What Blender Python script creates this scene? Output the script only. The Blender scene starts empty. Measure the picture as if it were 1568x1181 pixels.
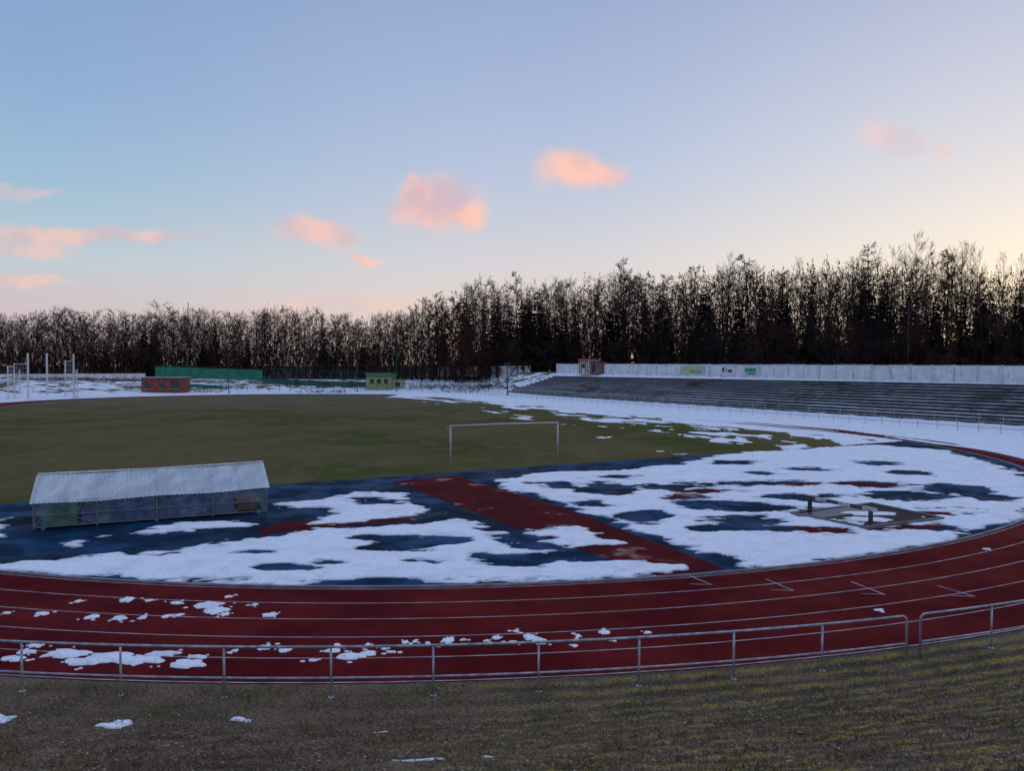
import bpy, math, random
import numpy as np
from mathutils import Vector, Matrix, noise as mnoise

random.seed(7); np.random.seed(7)
scene = bpy.context.scene
R = math.radians

# ------------------------------------------------------------------ plan layout fitted to image coordinates (metres)
CAMH = 6.0; FPX = 1180.0; TH = math.atan(27.5/FPX)
C = np.array([-4.2, 57.3])                 # centre of the near bend
ANG = R(28); cA = np.array([math.cos(ANG), math.sin(ANG)]); dA = np.array([-math.sin(ANG), math.cos(ANG)])
SL = 84.39; R0 = 36.5
def L(w, t): 
    p = C + w*cA + t*dA
    return (float(p[0]), float(p[1]))
def WT(x, y):
    return (x-C[0])*cA[0]+(y-C[1])*cA[1], (x-C[0])*dA[0]+(y-C[1])*dA[1]
def S(u, v, z=0.0):
    """casts an image pixel through the camera onto the plane of height z"""
    yi = -(v-590.5)/FPX; x = (u-784)/FPX
    dy = math.cos(TH)+yi*math.sin(TH); dz = yi*math.cos(TH)-math.sin(TH)
    k = (z-CAMH)/dz
    return (x*k, dy*k)
def B(u, Y): return (u-784)/FPX*Y
def ss(a, b, x):
    t = np.clip((x-a)/(b-a), 0, 1); return t*t*(3-2*t)

def gz(x, y):
    x = np.asarray(x, float); y = np.asarray(y, float)
    w, t = WT(x, y)
    rr = np.hypot(x-C[0], y-C[1])
    h = rr-44.1
    b = np.where(h < 0, 0, np.where(h < 1.2, h*h*0.15, (h-0.6)*0.36))
    b = np.clip(b, 0, 4.15)*(1-ss(28, 42, y))
    m = np.clip((w-61.0)/11.5, 0, 1)*(4.15+0.0058*np.clip(t, -50, 110))
    m = m + np.clip((w-77)*0.09, 0, 7)
    m = m*(1-0.35*ss(112, 160, t))*ss(-90, -50, t)
    q = np.where(t > SL, np.hypot(w, t-SL), np.abs(w))-R0
    f = (2.6*ss(20, 55, q)+np.clip((q-60)*0.03, 0, 4))*ss(60, 100, t)
    return np.maximum(np.maximum(b, m), f)

# ------------------------------------------------------------------ numpy noise
def vnoise(x, y, seed=0):
    rs = np.random.RandomState(seed); T = rs.rand(256, 256)
    xi = np.floor(x).astype(int); yi = np.floor(y).astype(int)
    fx = x-xi; fy = y-yi; fx = fx*fx*(3-2*fx); fy = fy*fy*(3-2*fy)
    a = T[xi & 255, yi & 255]; b = T[(xi+1) & 255, yi & 255]; c = T[xi & 255, (yi+1) & 255]; d = T[(xi+1) & 255, (yi+1) & 255]
    return ((a*(1-fx)+b*fx)*(1-fy)+(c*(1-fx)+d*fx)*fy)*2-1
def fbm(x, y, seed=0, o=4):
    s = 0; a = 1; n = 0
    for i in range(o):
        s = s+a*vnoise(x*2**i+17*i, y*2**i+5*i, seed+i); n += a; a *= .55
    return s/n*1.6

# ------------------------------------------------------------------ materials
def new_mat(name):
    m = bpy.data.materials.new(name); m.use_nodes = True
    nt = m.node_tree
    return m, nt, nt.nodes['Principled BSDF']
def N(nt, typ, **kw):
    n = nt.nodes.new(typ)
    for k, v in kw.items():
        if k.startswith('i_'):
            key = k[2:]
            n.inputs[int(key) if key.isdigit() else key].default_value = v
        else: setattr(n, k, v)
    return n
def mixc(nt, f, a, b, mode='MIX'):
    n = nt.nodes.new('ShaderNodeMix'); n.data_type = 'RGBA'; n.blend_type = mode
    for s, v in ((0, f), (6, a), (7, b)):
        if hasattr(v, 'links'): nt.links.new(v, n.inputs[s])
        else: n.inputs[s].default_value = v if s == 0 else (*v[:3], 1)
    return n.outputs[2]
def math_(nt, op, a, b=0.0, c=0.0, clamp=False):
    n = nt.nodes.new('ShaderNodeMath'); n.operation = op; n.use_clamp = clamp
    for i, v in enumerate((a, b, c)):
        if hasattr(v, 'links'): nt.links.new(v, n.inputs[i])
        else: n.inputs[i].default_value = v
    return n.outputs[0]
def mrange(nt, v, a, b, c=0.0, d=1.0, smooth=True):
    n = nt.nodes.new('ShaderNodeMapRange')
    if smooth: n.interpolation_type = 'SMOOTHSTEP'
    nt.links.new(v, n.inputs[0])
    for i, k in enumerate((a, b, c, d)): n.inputs[i+1].default_value = k
    return n.outputs[0]
def noise(nt, scale, detail=3, rough=.6, stretch=None, rot=0, off=(0, 0, 0)):
    g = nt.nodes.new('ShaderNodeNewGeometry')
    out = g.outputs['Position']
    if stretch or rot or any(off):
        mp = N(nt, 'ShaderNodeMapping'); mp.inputs['Scale'].default_value = stretch or (1, 1, 1)
        mp.inputs['Rotation'].default_value = (0, 0, rot); mp.inputs['Location'].default_value = off
        nt.links.new(out, mp.inputs[0]); out = mp.outputs[0]
    n = N(nt, 'ShaderNodeTexNoise'); n.inputs['Scale'].default_value = scale
    n.inputs['Detail'].default_value = min(detail, 3); n.inputs['Roughness'].default_value = rough
    nt.links.new(out, n.inputs['Vector'])
    return n.outputs['Fac']
def bump(nt, bsdf, h, strength=.3, dist=.05):
    b = N(nt, 'ShaderNodeBump'); b.inputs['Strength'].default_value = strength; b.inputs['Distance'].default_value = dist
    nt.links.new(h, b.inputs['Height']); nt.links.new(b.outputs[0], bsdf.inputs['Normal'])
def simple(name, col, rough=.7, var=.25, scale=3, metal=0, bs=0.0, bscale=20, spec=None):
    m, nt, p = new_mat(name)
    n = noise(nt, scale)
    f = mrange(nt, n, .3, .7)
    lo = tuple(c*(1-var) for c in col); hi = tuple(min(1, c*(1+var)) for c in col)
    nt.links.new(mixc(nt, f, lo, hi), p.inputs['Base Color'])
    p.inputs['Roughness'].default_value = rough; p.inputs['Metallic'].default_value = metal
    if spec is not None: p.inputs['Specular IOR Level'].default_value = spec
    if bs: bump(nt, p, noise(nt, bscale, 1), bs)
    return m
def treemat(name, col, var=.35):
    """matt diffuse bark; each tree of the wood gets its own tone"""
    m = bpy.data.materials.new(name); m.use_nodes = True; nt = m.node_tree
    for n_ in list(nt.nodes): nt.nodes.remove(n_)
    o = N(nt, 'ShaderNodeOutputMaterial'); d = N(nt, 'ShaderNodeBsdfDiffuse'); oi = N(nt, 'ShaderNodeObjectInfo')
    lo = tuple(c*(1-var) for c in col); hi = tuple(c*(1+var) for c in col)
    nt.links.new(mixc(nt, oi.outputs['Random'], lo, hi), d.inputs[0]); nt.links.new(d.outputs[0], o.inputs[0]); return m

def snow_mat(name='snow', thin=True):
    m, nt, p = new_mat(name)
    n1 = noise(nt, .9, 3); n2 = noise(nt, 9, 3, .75)
    f = mrange(nt, n1, .45, .72, 0, .55)
    col = mixc(nt, f, (.86, .86, .89), (.62, .63, .69))
    f2 = mrange(nt, n2, .54, .70, 0, .6)
    col = mixc(nt, f2, col, (.48, .45, .45))
    if thin:   # thin slushy rim of melting patches
        g = nt.nodes.new('ShaderNodeNewGeometry'); sx = N(nt, 'ShaderNodeSeparateXYZ'); nt.links.new(g.outputs['Position'], sx.inputs[0])
        zz = math_(nt, 'ADD', sx.outputs[2], math_(nt, 'MULTIPLY', math_(nt, 'SUBTRACT', n2, .5), .06))
        col = mixc(nt, mrange(nt, zz, .008, .042, .85, 0), col, (.24, .25, .29))
    nt.links.new(col, p.inputs['Base Color']); p.inputs['Roughness'].default_value = .7
    bump(nt, p, noise(nt, 4, 2, .7), .7, .10)
    return m
M_snow = snow_mat(); M_snow2 = snow_mat('snow_far', False)

def track_mat():
    m, nt, p = new_mat('tartan_red')
    n1 = noise(nt, .35, 3); n2 = noise(nt, 60, 1); n3 = noise(nt, 2.2, 3)
    col = mixc(nt, mrange(nt, n1, .35, .65), (.090, .0048, .0062), (.145, .0085, .0095))
    col = mixc(nt, mrange(nt, n3, .42, .75, 0, .5), col, (.066, .007, .008))
    col = mixc(nt, mrange(nt, n2, .3, .8, 0, .35), col, (.05, .002, .004))
    nt.links.new(col, p.inputs['Base Color'])
    nt.links.new(mrange(nt, n1, .35, .7, .95, .75), p.inputs['Roughness'])
    p.inputs['Specular IOR Level'].default_value = .04
    return m
M_track = track_mat()
def blue_mat():
    m, nt, p = new_mat('tartan_blue')
    n1 = noise(nt, .5, 3); n2 = noise(nt, 50, 1); n3 = noise(nt, .22, 2)
    col = mixc(nt, mrange(nt, n1, .35, .65), (.005, .022, .048), (.007, .055, .135))
    col = mixc(nt, mrange(nt, n3, .45, .60, 0, .7), col, (.007, .014, .023))
    col = mixc(nt, mrange(nt, n2, .4, .8, 0, .4), col, (.004, .010, .018))
    nt.links.new(col, p.inputs['Base Color'])
    nt.links.new(mrange(nt, n1, .4, .6, .9, .6), p.inputs['Roughness'])
    p.inputs['Specular IOR Level'].default_value = .06
    return m
M_blue = blue_mat()
def runway_mat():
    m, nt, p = new_mat('tartan_runway_wet')
    n1 = noise(nt, .5, 3, off=(3, 1, 0))
    col = mixc(nt, mrange(nt, n1, .35, .65), (.066, .005, .006), (.110, .007, .009))
    nt.links.new(col, p.inputs['Base Color'])
    nt.links.new(mrange(nt, n1, .58, .66, .85, .3), p.inputs['Roughness'])
    nt.links.new(mrange(nt, n1, .58, .66, .04, .18), p.inputs['Specular IOR Level'])
    return m
M_runway = runway_mat()
M_line = simple('line_paint', (.42, .34, .36), .8, .35, 2, spec=.1)
M_kerb = simple('kerb_concrete', (.26, .25, .27), .8, .25, 2)

def pitch_mat():
    m, nt, p = new_mat('pitch_grass')
    n0 = noise(nt, .05, 3); n1 = noise(nt, .45, 3, stretch=(1, .6, 1)); n2 = noise(nt, 7, 3, .8); n3 = noise(nt, .15, 3, off=(9, 4, 0))
    g = nt.nodes.new('ShaderNodeNewGeometry'); sx = N(nt, 'ShaderNodeSeparateXYZ'); nt.links.new(g.outputs['Position'], sx.inputs[0])
    col = mixc(nt, mrange(nt, n0, .40, .60), (.092, .092, .022), (.165, .118, .050))
    col = mixc(nt, mrange(nt, n3, .50, .70, 0, .6), col, (.190, .142, .078))
    col = mixc(nt, mrange(nt, n1, .42, .70, 0, .6), col, (.185, .150, .056))
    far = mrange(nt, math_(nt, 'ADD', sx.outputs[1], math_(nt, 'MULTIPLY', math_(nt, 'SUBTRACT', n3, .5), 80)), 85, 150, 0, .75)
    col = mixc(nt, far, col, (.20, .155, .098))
    col = mixc(nt, mrange(nt, n2, .42, .64, 0, .7), col, (.034, .032, .013))
    nt.links.new(col, p.inputs['Base Color']); p.inputs['Roughness'].default_value = .95
    p.inputs['Specular IOR Level'].default_value = .03
    bump(nt, p, noise(nt, 12, 1), .8, .08)
    return m
M_pitch = pitch_mat()

def ground_mat():
    m, nt, p = new_mat('ground_grass_snow')
    at = N(nt, 'ShaderNodeAttribute'); at.attribute_name = 'snow'
    g = nt.nodes.new('ShaderNodeNewGeometry')
    sub = N(nt, 'ShaderNodeVectorMath', operation='SUBTRACT'); nt.links.new(g.outputs['Position'], sub.inputs[0])
    sub.inputs[1].default_value = (C[0], C[1], 0)
    ml = N(nt, 'ShaderNodeVectorMath', operation='MULTIPLY'); nt.links.new(sub.outputs[0], ml.inputs[0]); ml.inputs[1].default_value = (1, 1, 0)
    ln = N(nt, 'ShaderNodeVectorMath', operation='LENGTH'); nt.links.new(ml.outputs[0], ln.inputs[0])
    n1 = noise(nt, 1.1, 3); n2 = noise(nt, 16, 3, .8); n3 = noise(nt, .3, 3); n4 = noise(nt, 60, 2, .7); n5 = noise(nt, 2.2, 3)
    rad = math_(nt, 'ADD', ln.outputs['Value'], math_(nt, 'MULTIPLY', n1, .45))
    sw = math_(nt, 'SINE', math_(nt, 'MULTIPLY', rad, 2*math.pi/.46))
    sx = N(nt, 'ShaderNodeSeparateXYZ'); nt.links.new(g.outputs['Position'], sx.inputs[0])
    side = mrange(nt, sx.outputs[0], -3.5, 3, .1, .9)
    st = math_(nt, 'MULTIPLY', mrange(nt, sw, -.1, .7), math_(nt, 'MULTIPLY', side, mrange(nt, n5, .36, .58, .0, 1)))
    brown = mixc(nt, mrange(nt, n1, .35, .65), (.250, .160, .105), (.145, .108, .055))
    brown = mixc(nt, mrange(nt, n3, .5, .65, 0, .6), brown, (.125, .082, .058))
    # furrows between the rows
    brown = mixc(nt, math_(nt, 'MULTIPLY', mrange(nt, sw, -.2, -.9), math_(nt, 'MULTIPLY', side, .55)), brown, (.070, .046, .034))
    col = mixc(nt, st, brown, (.37, .29, .058))
    col = mixc(nt, mrange(nt, n2, .42, .66, 0, .85), col, (.038, .026, .019))
    col = mixc(nt, mrange(nt, n4, .56, .66, 0, .7), col, (.40, .31, .24))
    f = math_(nt, 'ADD', at.outputs['Fac'], math_(nt, 'MULTIPLY', math_(nt, 'SUBTRACT', n3, .5), 2.2))
    f = mrange(nt, f, .47, .55)
    snc = mixc(nt, mrange(nt, n1, .35, .7), (.86, .87, .90), (.70, .71, .76))
    col = mixc(nt, f, col, snc)
    nt.links.new(col, p.inputs['Base Color']); p.inputs['Roughness'].default_value = .95
    p.inputs['Specular IOR Level'].default_value = .03
    bump(nt, p, noise(nt, 11, 2, .7), .9, .10)
    return m
M_ground = ground_mat()

# ------------------------------------------------------------------ mesh helpers
class MB:
    def __init__(s): s.v = []; s.f = []; s.m = []; s.smooth = False
    def add(s, vs, fs, mi=0):
        o = len(s.v); s.v += [tuple(v) for v in vs]
        for f in fs: s.f.append(tuple(i+o for i in f)); s.m.append(mi)
    def box(s, cx, cy, cz, lx, ly, lz, ang=0, mi=0, tilt=0):
        ca, sa = math.cos(ang), math.sin(ang); vs = []
        for dz in (-.5, .5):
            for dx, dy in ((-.5, -.5), (.5, -.5), (.5, .5), (-.5, .5)):
                x, y = dx*lx, dy*ly
                vs.append((cx+x*ca-y*sa, cy+x*sa+y*ca, cz+dz*lz+tilt*x))
        s.add(vs, [(3, 2, 1, 0), (4, 5, 6, 7), (0, 1, 5, 4), (1, 2, 6, 5), (2, 3, 7, 6), (3, 0, 4, 7)], mi)
    def tube(s, pts, rad, n=8, mi=0, caps=True):
        pts = [Vector(p) for p in pts]; k = len(pts)
        rad = rad if isinstance(rad, (list, tuple)) else [rad]*k
        o = len(s.v); prev = None
        for i, p in enumerate(pts):
            d = (pts[min(i+1, k-1)]-pts[max(i-1, 0)])
            if d.length < 1e-9: d = Vector((0, 0, 1))
            d.normalize()
            if prev is None:
                a = Vector((0, 0, 1)) if abs(d.z) < .9 else Vector((1, 0, 0))
                u = d.cross(a).normalized()
            else: u = (prev-d*prev.dot(d)).normalized()
            prev = u; w = d.cross(u)
            for j in range(n):
                a = 2*math.pi*j/n; s.v.append(tuple(p+(u*math.cos(a)+w*math.sin(a))*rad[i]))
        for i in range(k-1):
            for j in range(n):
                s.f.append((o+i*n+j, o+i*n+(j+1) % n, o+(i+1)*n+(j+1) % n, o+(i+1)*n+j)); s.m.append(mi)
        if caps and n > 3:
            s.f.append(tuple(o+j for j in range(n))[::-1]); s.m.append(mi)
            s.f.append(tuple(o+(k-1)*n+j for j in range(n))); s.m.append(mi)
    def mesh(s, name, mats, smooth=False):
        me = bpy.data.meshes.new(name); me.from_pydata(s.v, [], s.f); 
        for m in mats: me.materials.append(m)
        me.polygons.foreach_set('material_index', s.m)
        if smooth: me.polygons.foreach_set('use_smooth', [True]*len(s.f))
        me.update(); return me
    def obj(s, name, mats, parent=None, smooth=False):
        o = bpy.data.objects.new(name, s.mesh(name, mats, smooth)); scene.collection.objects.link(o)
        if parent: o.parent = parent
        return o
def empty(name, loc=(0, 0, 0)):
    e = bpy.data.objects.new(name, None); scene.collection.objects.link(e); e.empty_display_size = .5
    return e
def grid_obj(name, X, Y, Z, mat, attr=None, smooth=True):
    ny, nx = X.shape
    v = np.stack([X.ravel(), Y.ravel(), Z.ravel()], 1)
    idx = np.arange(nx*ny).reshape(ny, nx)
    f = np.stack([idx[:-1, :-1].ravel(), idx[:-1, 1:].ravel(), idx[1:, 1:].ravel(), idx[1:, :-1].ravel()], 1)
    zz = Z.ravel()
    me = bpy.data.meshes.new(name)
    if attr is None:
        keep = (zz[f].max(1) > -0.02); f = f[keep]
        used = np.unique(f); rm = np.zeros(len(v), int); rm[used] = np.arange(len(used)); v = v[used]; f = rm[f]
    me.vertices.add(len(v)); me.vertices.foreach_set('co', v.ravel())
    me.loops.add(f.size); me.loops.foreach_set('vertex_index', f.ravel())
    me.polygons.add(len(f)); me.polygons.foreach_set('loop_start', np.arange(len(f))*4)
    me.polygons.foreach_set('loop_total', np.full(len(f), 4))
    me.update(calc_edges=True); me.polygons.foreach_set('use_smooth', np.full(len(f), smooth))
    me.materials.append(mat)
    if attr is not None:
        a = me.attributes.new('snow', 'FLOAT', 'POINT'); a.data.foreach_set('value', attr.ravel())
    o = bpy.data.objects.new(name, me); scene.collection.objects.link(o); return o

# ------------------------------------------------------------------ ground sheet
def axis(parts):
    out = []
    for a, b, st in parts: out += list(np.arange(a, b, st))
    return np.array(out)
xs = axis([(-4000, -400, 600), (-400, -160, 12), (-160, -16, 2.0), (-16, 16, .2), (16, 160, 2.0), (160, 400, 12), (400, 4001, 600)])
ys = axis([(-3000, -60, 500), (-60, 0, 4), (0, 16, .2), (16, 260, 2.0), (260, 520, 12), (520, 6001, 800)])
GX, GY = np.meshgrid(xs, ys)
GZ = gz(GX, GY)
def bankrough(x, y): return fbm(x*1.5, y*1.5, 3)*.045+fbm(x*5, y*5, 8, 2)*.025
nearmask = (GY < 15)&(GY > 0)&(np.abs(GX) < 16)&(GZ > .02)
GZ = GZ+np.where(nearmask, bankrough(GX, GY), 0)
W_, T_ = WT(GX, GY); Q_ = np.where(T_ > SL, np.hypot(W_, T_-SL), np.where(T_ < 0, np.hypot(W_, T_), np.abs(W_)))-R0
sn = np.full(GX.shape, .25)
sn = np.where((W_ > 38)&(T_ > -25), 1.4, sn)
sn = np.where((W_ > 60.5)&(T_ > 104), .55, sn)
sn = np.where((T_ > 84)&(Q_ > 6)&(W_ < 45), .90, sn)
sn = np.where((T_ > 84)&(Q_ > 30)&(W_ < 45), .50, sn)
sn = np.where((W_ > 76)|(GY > 222), .05, sn)
sn = np.where((GY < 40)&(W_ < 60), -1, sn)
sn = np.where((W_ < -38)&(T_ < 84), .25, sn)
grid_obj('ground', GX, GY, GZ-.002, M_ground, attr=sn)

# ------------------------------------------------------------------ track
def stadium(Rr, n=96):
    pts = [(Rr*math.cos(a), Rr*math.sin(a)) for a in np.linspace(math.pi, 2*math.pi, n)]
    pts += [(Rr, SL*k/12) for k in range(1, 12)]
    pts += [(Rr*math.cos(a), SL+Rr*math.sin(a)) for a in np.linspace(0, math.pi, n)]
    pts += [(-Rr, SL*(1-k/12)) for k in range(1, 12)]
    return pts
def ring(mb, ra, rb, z, mi=0, z2=None):
    a = [L(*p) for p in stadium(ra)]; b = [L(*p) for p in stadium(rb)]; n = len(a)
    vs = [(x, y, z) for x, y in a]+[(x, y, z if z2 is None else z2) for x, y in b]
    mb.add(vs, [(i, (i+1) % n, n+(i+1) % n, n+i)[::-1] for i in range(n)], mi)
TW = 6.35
trk = empty('running_track')
mb = MB(); ring(mb, R0, R0+TW, .010)
mb.obj('track_surface', [M_track], trk)
mb = MB()
v = [L(R0+TW+.01, -14), L(R0+TW+3.4, -14), L(R0+TW+3.4, 112), L(R0+TW+.01, 112)]
mb.add([(x, y, .006) for x, y in v], [(0, 1, 2, 3)]); mb.obj('sprint_straight_extension', [M_track], trk)
mb = MB()
for k in range(0, 6):
    r = R0+.12+k*1.235
    ring(mb, r, r+.04, .0145)
# stagger marks across the lanes
for (a, b) in (((1173, 888), (1215, 906)), ((1303, 892), (1355, 912)), ((1435, 898), (1493, 915)), ((1053, 882), (1090, 897))):
    p, q = Vector(S(*a)), Vector(S(*b)); d = (q-p).normalized(); nrm = Vector((-d.y, d.x))*.022
    mb.add([(*(p+nrm), .0185), (*(p-nrm), .0185), (*(q-nrm), .0185), (*(q+nrm), .0185)], [(0, 1, 2, 3)])
    q2 = q+Vector((-1, .12)).normalized()*.6; d = (q2-q).normalized(); nrm = Vector((-d.y, d.x))*.02
    mb.add([(*(q+nrm), .0225), (*(q-nrm), .0225), (*(q2-nrm), .0225), (*(q2+nrm), .0225)], [(0, 1, 2, 3)])
mb.obj('lane_lines', [M_line], trk)
mb = MB(); ring(mb, R0-.06, R0, .06); ring(mb, R0-.065, R0-.06, 0, z2=.06); ring(mb, R0, R0+.005, .06, z2=0)
mb.obj('inner_kerb', [M_kerb], trk)

# pitch + apron (inside the kerb, split at t=-12.2)
TE = -12.2
ri = R0-.07
def fanpoly(pts, z, name, mat, parent=None):
    mb = MB(); mb.add([(*L(*p), z) for p in pts], [tuple(range(len(pts)))]); return mb.obj(name, [mat], parent)
a0 = math.asin(TE/ri)
arc = [(ri*math.cos(a), ri*math.sin(a)) for a in np.linspace(math.pi-a0, 2*math.pi+a0, 90)]
fanpoly(arc, .006, 'athletics_apron', M_blue)
pp = [(ri*math.cos(a), ri*math.sin(a)) for a in np.linspace(a0, 0, 14)]+[(ri*math.cos(a), SL+ri*math.sin(a)) for a in np.linspace(0, math.pi, 90)]+[(ri*math.cos(a), ri*math.sin(a)) for a in np.linspace(math.pi, math.pi-a0, 14)]
fanpoly(pp, .004, 'football_pitch', M_pitch)
mb = MB()
def plan(us, z): return [(*S(u, v), z) for u, v in us]  # polygon corners given in image pixels, cast onto the ground plane
mb.add(plan([(600, 738), (697, 729), (860, 778), (1112, 872), (1010, 884), (800, 812)], .0105), [(5, 4, 3, 2, 1, 0)])
mb.obj('javelin_runway', [M_runway])
mb = MB()
for poly in ([(395, 812), (430, 800), (620, 792), (640, 797), (470, 812), (400, 820)], [(1185, 800), (1330, 812), (1440, 775), (1500, 765), (1560, 775), (1500, 790), (1400, 818), (1260, 822)],
             [(900, 765), (930, 757), (1260, 738), (1420, 742), (1300, 747), (960, 768)]):
    mb.add(plan(poly, .0085), [tuple(range(len(poly)))[::-1]])
mb.obj('high_jump_approach', [M_runway])

# ------------------------------------------------------------------ snow on the apron
def sdpoly(X, Y, pts):
    n = len(pts); d = np.full(X.shape, 1e9); ins = np.zeros(X.shape, bool)
    for i in range(n):
        x0, y0 = pts[i]; x1, y1 = pts[(i+1) % n]
        ex, ey = x1-x0, y1-y0; l = ex*ex+ey*ey+1e-9
        t = np.clip(((X-x0)*ex+(Y-y0)*ey)/l, 0, 1)
        d = np.minimum(d, np.hypot(X-x0-t*ex, Y-y0-t*ey))
        c = ((y0 > Y) != (y1 > Y))
        xc = x0+(Y-y0)*ex/(ey if abs(ey) > 1e-9 else 1e-9)
        ins ^= c&(X < xc)
    return np.where(ins, d, -d)
def sdell(X, Y, u, v, a, b):
    x0, y0 = S(u, v); rx = a*1.08/FPX*y0; ry = (S(u, v-b)[1]-S(u, v+b)[1])/2*1.08
    q = np.hypot((X-x0)/rx, (Y-y0)/ry)
    return (1-q)*max(ry, .5)
x1 = np.arange(-36, 33, .1); y1 = np.arange(20, 62, .1)
X, Y = np.meshgrid(x1, y1)
polys = [
 [(100, 825), (300, 801), (392, 793), (375, 804), (240, 817), (115, 834)],
 [(-60, 862), (0, 866), (60, 857), (230, 846), (390, 824), (480, 810), (600, 806), (700, 795), (755, 815), (800, 838), (860, 842), (905, 862), (985, 862), (1045, 874), (980, 886), (850, 890), (700, 896), (520, 897), (400, 896), (330, 891), (225, 888), (190, 878), (120, 882), (0, 874), (-60, 874)],
 [(430, 772), (520, 763), (535, 757), (610, 756), (655, 783), (640, 790), (560, 799), (480, 806), (470, 802), (520, 787), (500, 779), (440, 779)],
 [(735, 737), (860, 722), (950, 722), (1060, 708), (1105, 697), (1200, 690), (1335, 682), (1450, 690), (1560, 725), (1620, 760), (1570, 785), (1500, 813), (1385, 842), (1200, 868), (1140, 867), (1060, 842), (980, 815), (905, 790), (860, 770), (790, 752)],
 [(820, 812), (890, 805), (940, 832), (900, 845), (850, 838)],
 [(-60, 800), (10, 796), (25, 810), (0, 822), (-60, 830)],
 [(250, 888), (330, 880), (500, 890), (450, 900), (280, 897)],
]
s = np.full(X.shape, -9.)
for p in polys: s = np.maximum(s, sdpoly(X, Y, [S(u, v) for u, v in p]))
holes = [(625, 832, 62, 13), (560, 826, 22, 5), (515, 863, 22, 4), (735, 852, 26, 5), (460, 870, 30, 3), (395, 845, 30, 3), (650, 860, 30, 4), (870, 850, 18, 4), (580, 770, 35, 4), (560, 764, 30, 2),
 (930, 750, 42, 9), (1020, 746, 55, 4), (1070, 752, 40, 3), (1160, 741, 110, 4), (985, 790, 30, 8), (1110, 775, 65, 7), (1050, 760, 35, 4), (1210, 762, 50, 4), (1330, 742, 70, 4), (1395, 725, 25, 3), (1370, 760, 60, 4),
 (1470, 750, 42, 10), (1410, 785, 60, 4), (905, 772, 30, 5), (1150, 798, 50, 5), (1350, 711, 25, 3), (1240, 719, 35, 3), (1120, 709, 40, 3), (860, 745, 35, 4), (1235, 812, 55, 5), (1400, 808, 55, 6), (1520, 765, 30, 5), (1460, 830, 20, 3), (1250, 768, 25, 4), (1170, 725, 25, 3), (950, 730, 25, 2), (1325, 791, 75, 9), (800, 855, 28, 5), (1090, 812, 20, 4)]
for h in holes: s = np.minimum(s, -sdell(X, Y, *h)*1.0)
big = fbm(X*.28, Y*.7, 11, 3); nz = fbm(X*.6, Y*1.3, 21, 5); fine = fbm(X*2.2, Y*3.6, 91, 4)
s = s+nz*.48+fine*.34+np.minimum(big, 0)*.85+.16
rr = np.hypot(X-C[0], Y-C[1])
s = np.minimum(s, (R0-.02-rr+fbm(X, Y, 5)*.15))
w, t = WT(X, Y); s = np.minimum(s, (TE+.8-t)*1.0+nz*.4)
Z = np.clip(s*.14, -.05, .055)+np.where(s > .2, fbm(X*2.2, Y*2.2, 31)*.018, 0)
grid_obj('snow_on_apron', X, Y, Z+.004, M_snow)

# far snow: home straight, bend and pitch edge
x2 = np.arange(-25, 62, .3); y2 = np.arange(42, 178, .3)
X, Y = np.meshgrid(x2, y2); w, t = WT(X, Y)
r = np.where(t > SL, np.hypot(w, t-SL), np.where(t < 0, np.hypot(w, t), w))
along = np.where(t < 0, np.arctan2(t, w)*40, t)
lane = fbm(along*.07, r*.9, 41, 4)
pat = fbm(along*.10, r*.35, 51, 4)
s = (r-39.4)*.28+.6*lane+.25+ss(5, 30, t)*1.3
s = np.where(r > 43.5, np.maximum(s, .8), s)
inner = 25.0+ss(20, 70, t)*7
s = np.where(r < R0-.05, (r-inner)*.13+pat*1.45+fbm(along*.5, r*1.2, 61, 3)*.6-.2, s)
s = np.minimum(s, (t+24)*.15+lane*.6)
s = np.where((r < R0)&(t < TE), -1, s)
s = np.where((t > SL)&(w < 20), (r-36)*.3+pat*1.2, s)
s = np.where((t < SL)&(w < 5), -1, s)
s = np.minimum(s, (52-w)*.5)
Z = np.clip(s*.1, -.05, .045)+np.where(s > .2, pat*.008, 0)
grid_obj('snow_on_home_straight', X, Y, Z+.006, M_snow2)

# small left-over lumps on the track and bank
def blob(mb, cx, cy, rx, ry, z, h, seed, slope=None):
    n = 26; rings = 5; vs = []
    for k in range(rings+1):
        f = k/rings
        for j in range(n):
            a = 2*math.pi*j/n
            nn = 1+.5*mnoise.noise((math.cos(a)*1.5+seed*3.1, math.sin(a)*1.5, seed*1.7))+.4*mnoise.noise((math.cos(a)*4+seed, math.sin(a)*4, 2.))+.2*mnoise.noise((math.cos(a)*9+seed, math.sin(a)*9, 4.))
            x = cx+rx*math.cos(a)*f*nn; y = cy+ry*math.sin(a)*f*nn
            hh = h*(1-f**3)+.5*h*mnoise.noise((x*7, y*7, 1.))*(1-f)
            zz = (float(gz(x, y))+(float(bankrough(np.array(x), np.array(y))) if slope else 0)+.01 if slope else z)+(hh if k < rings else -.03)
            vs.append((x, y, zz))
    fs = [(k*n+j, k*n+(j+1) % n, (k+1)*n+(j+1) % n, (k+1)*n+j)[::-1] for k in range(rings) for j in range(n)]
    mb.add(vs, fs, 0)
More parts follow.
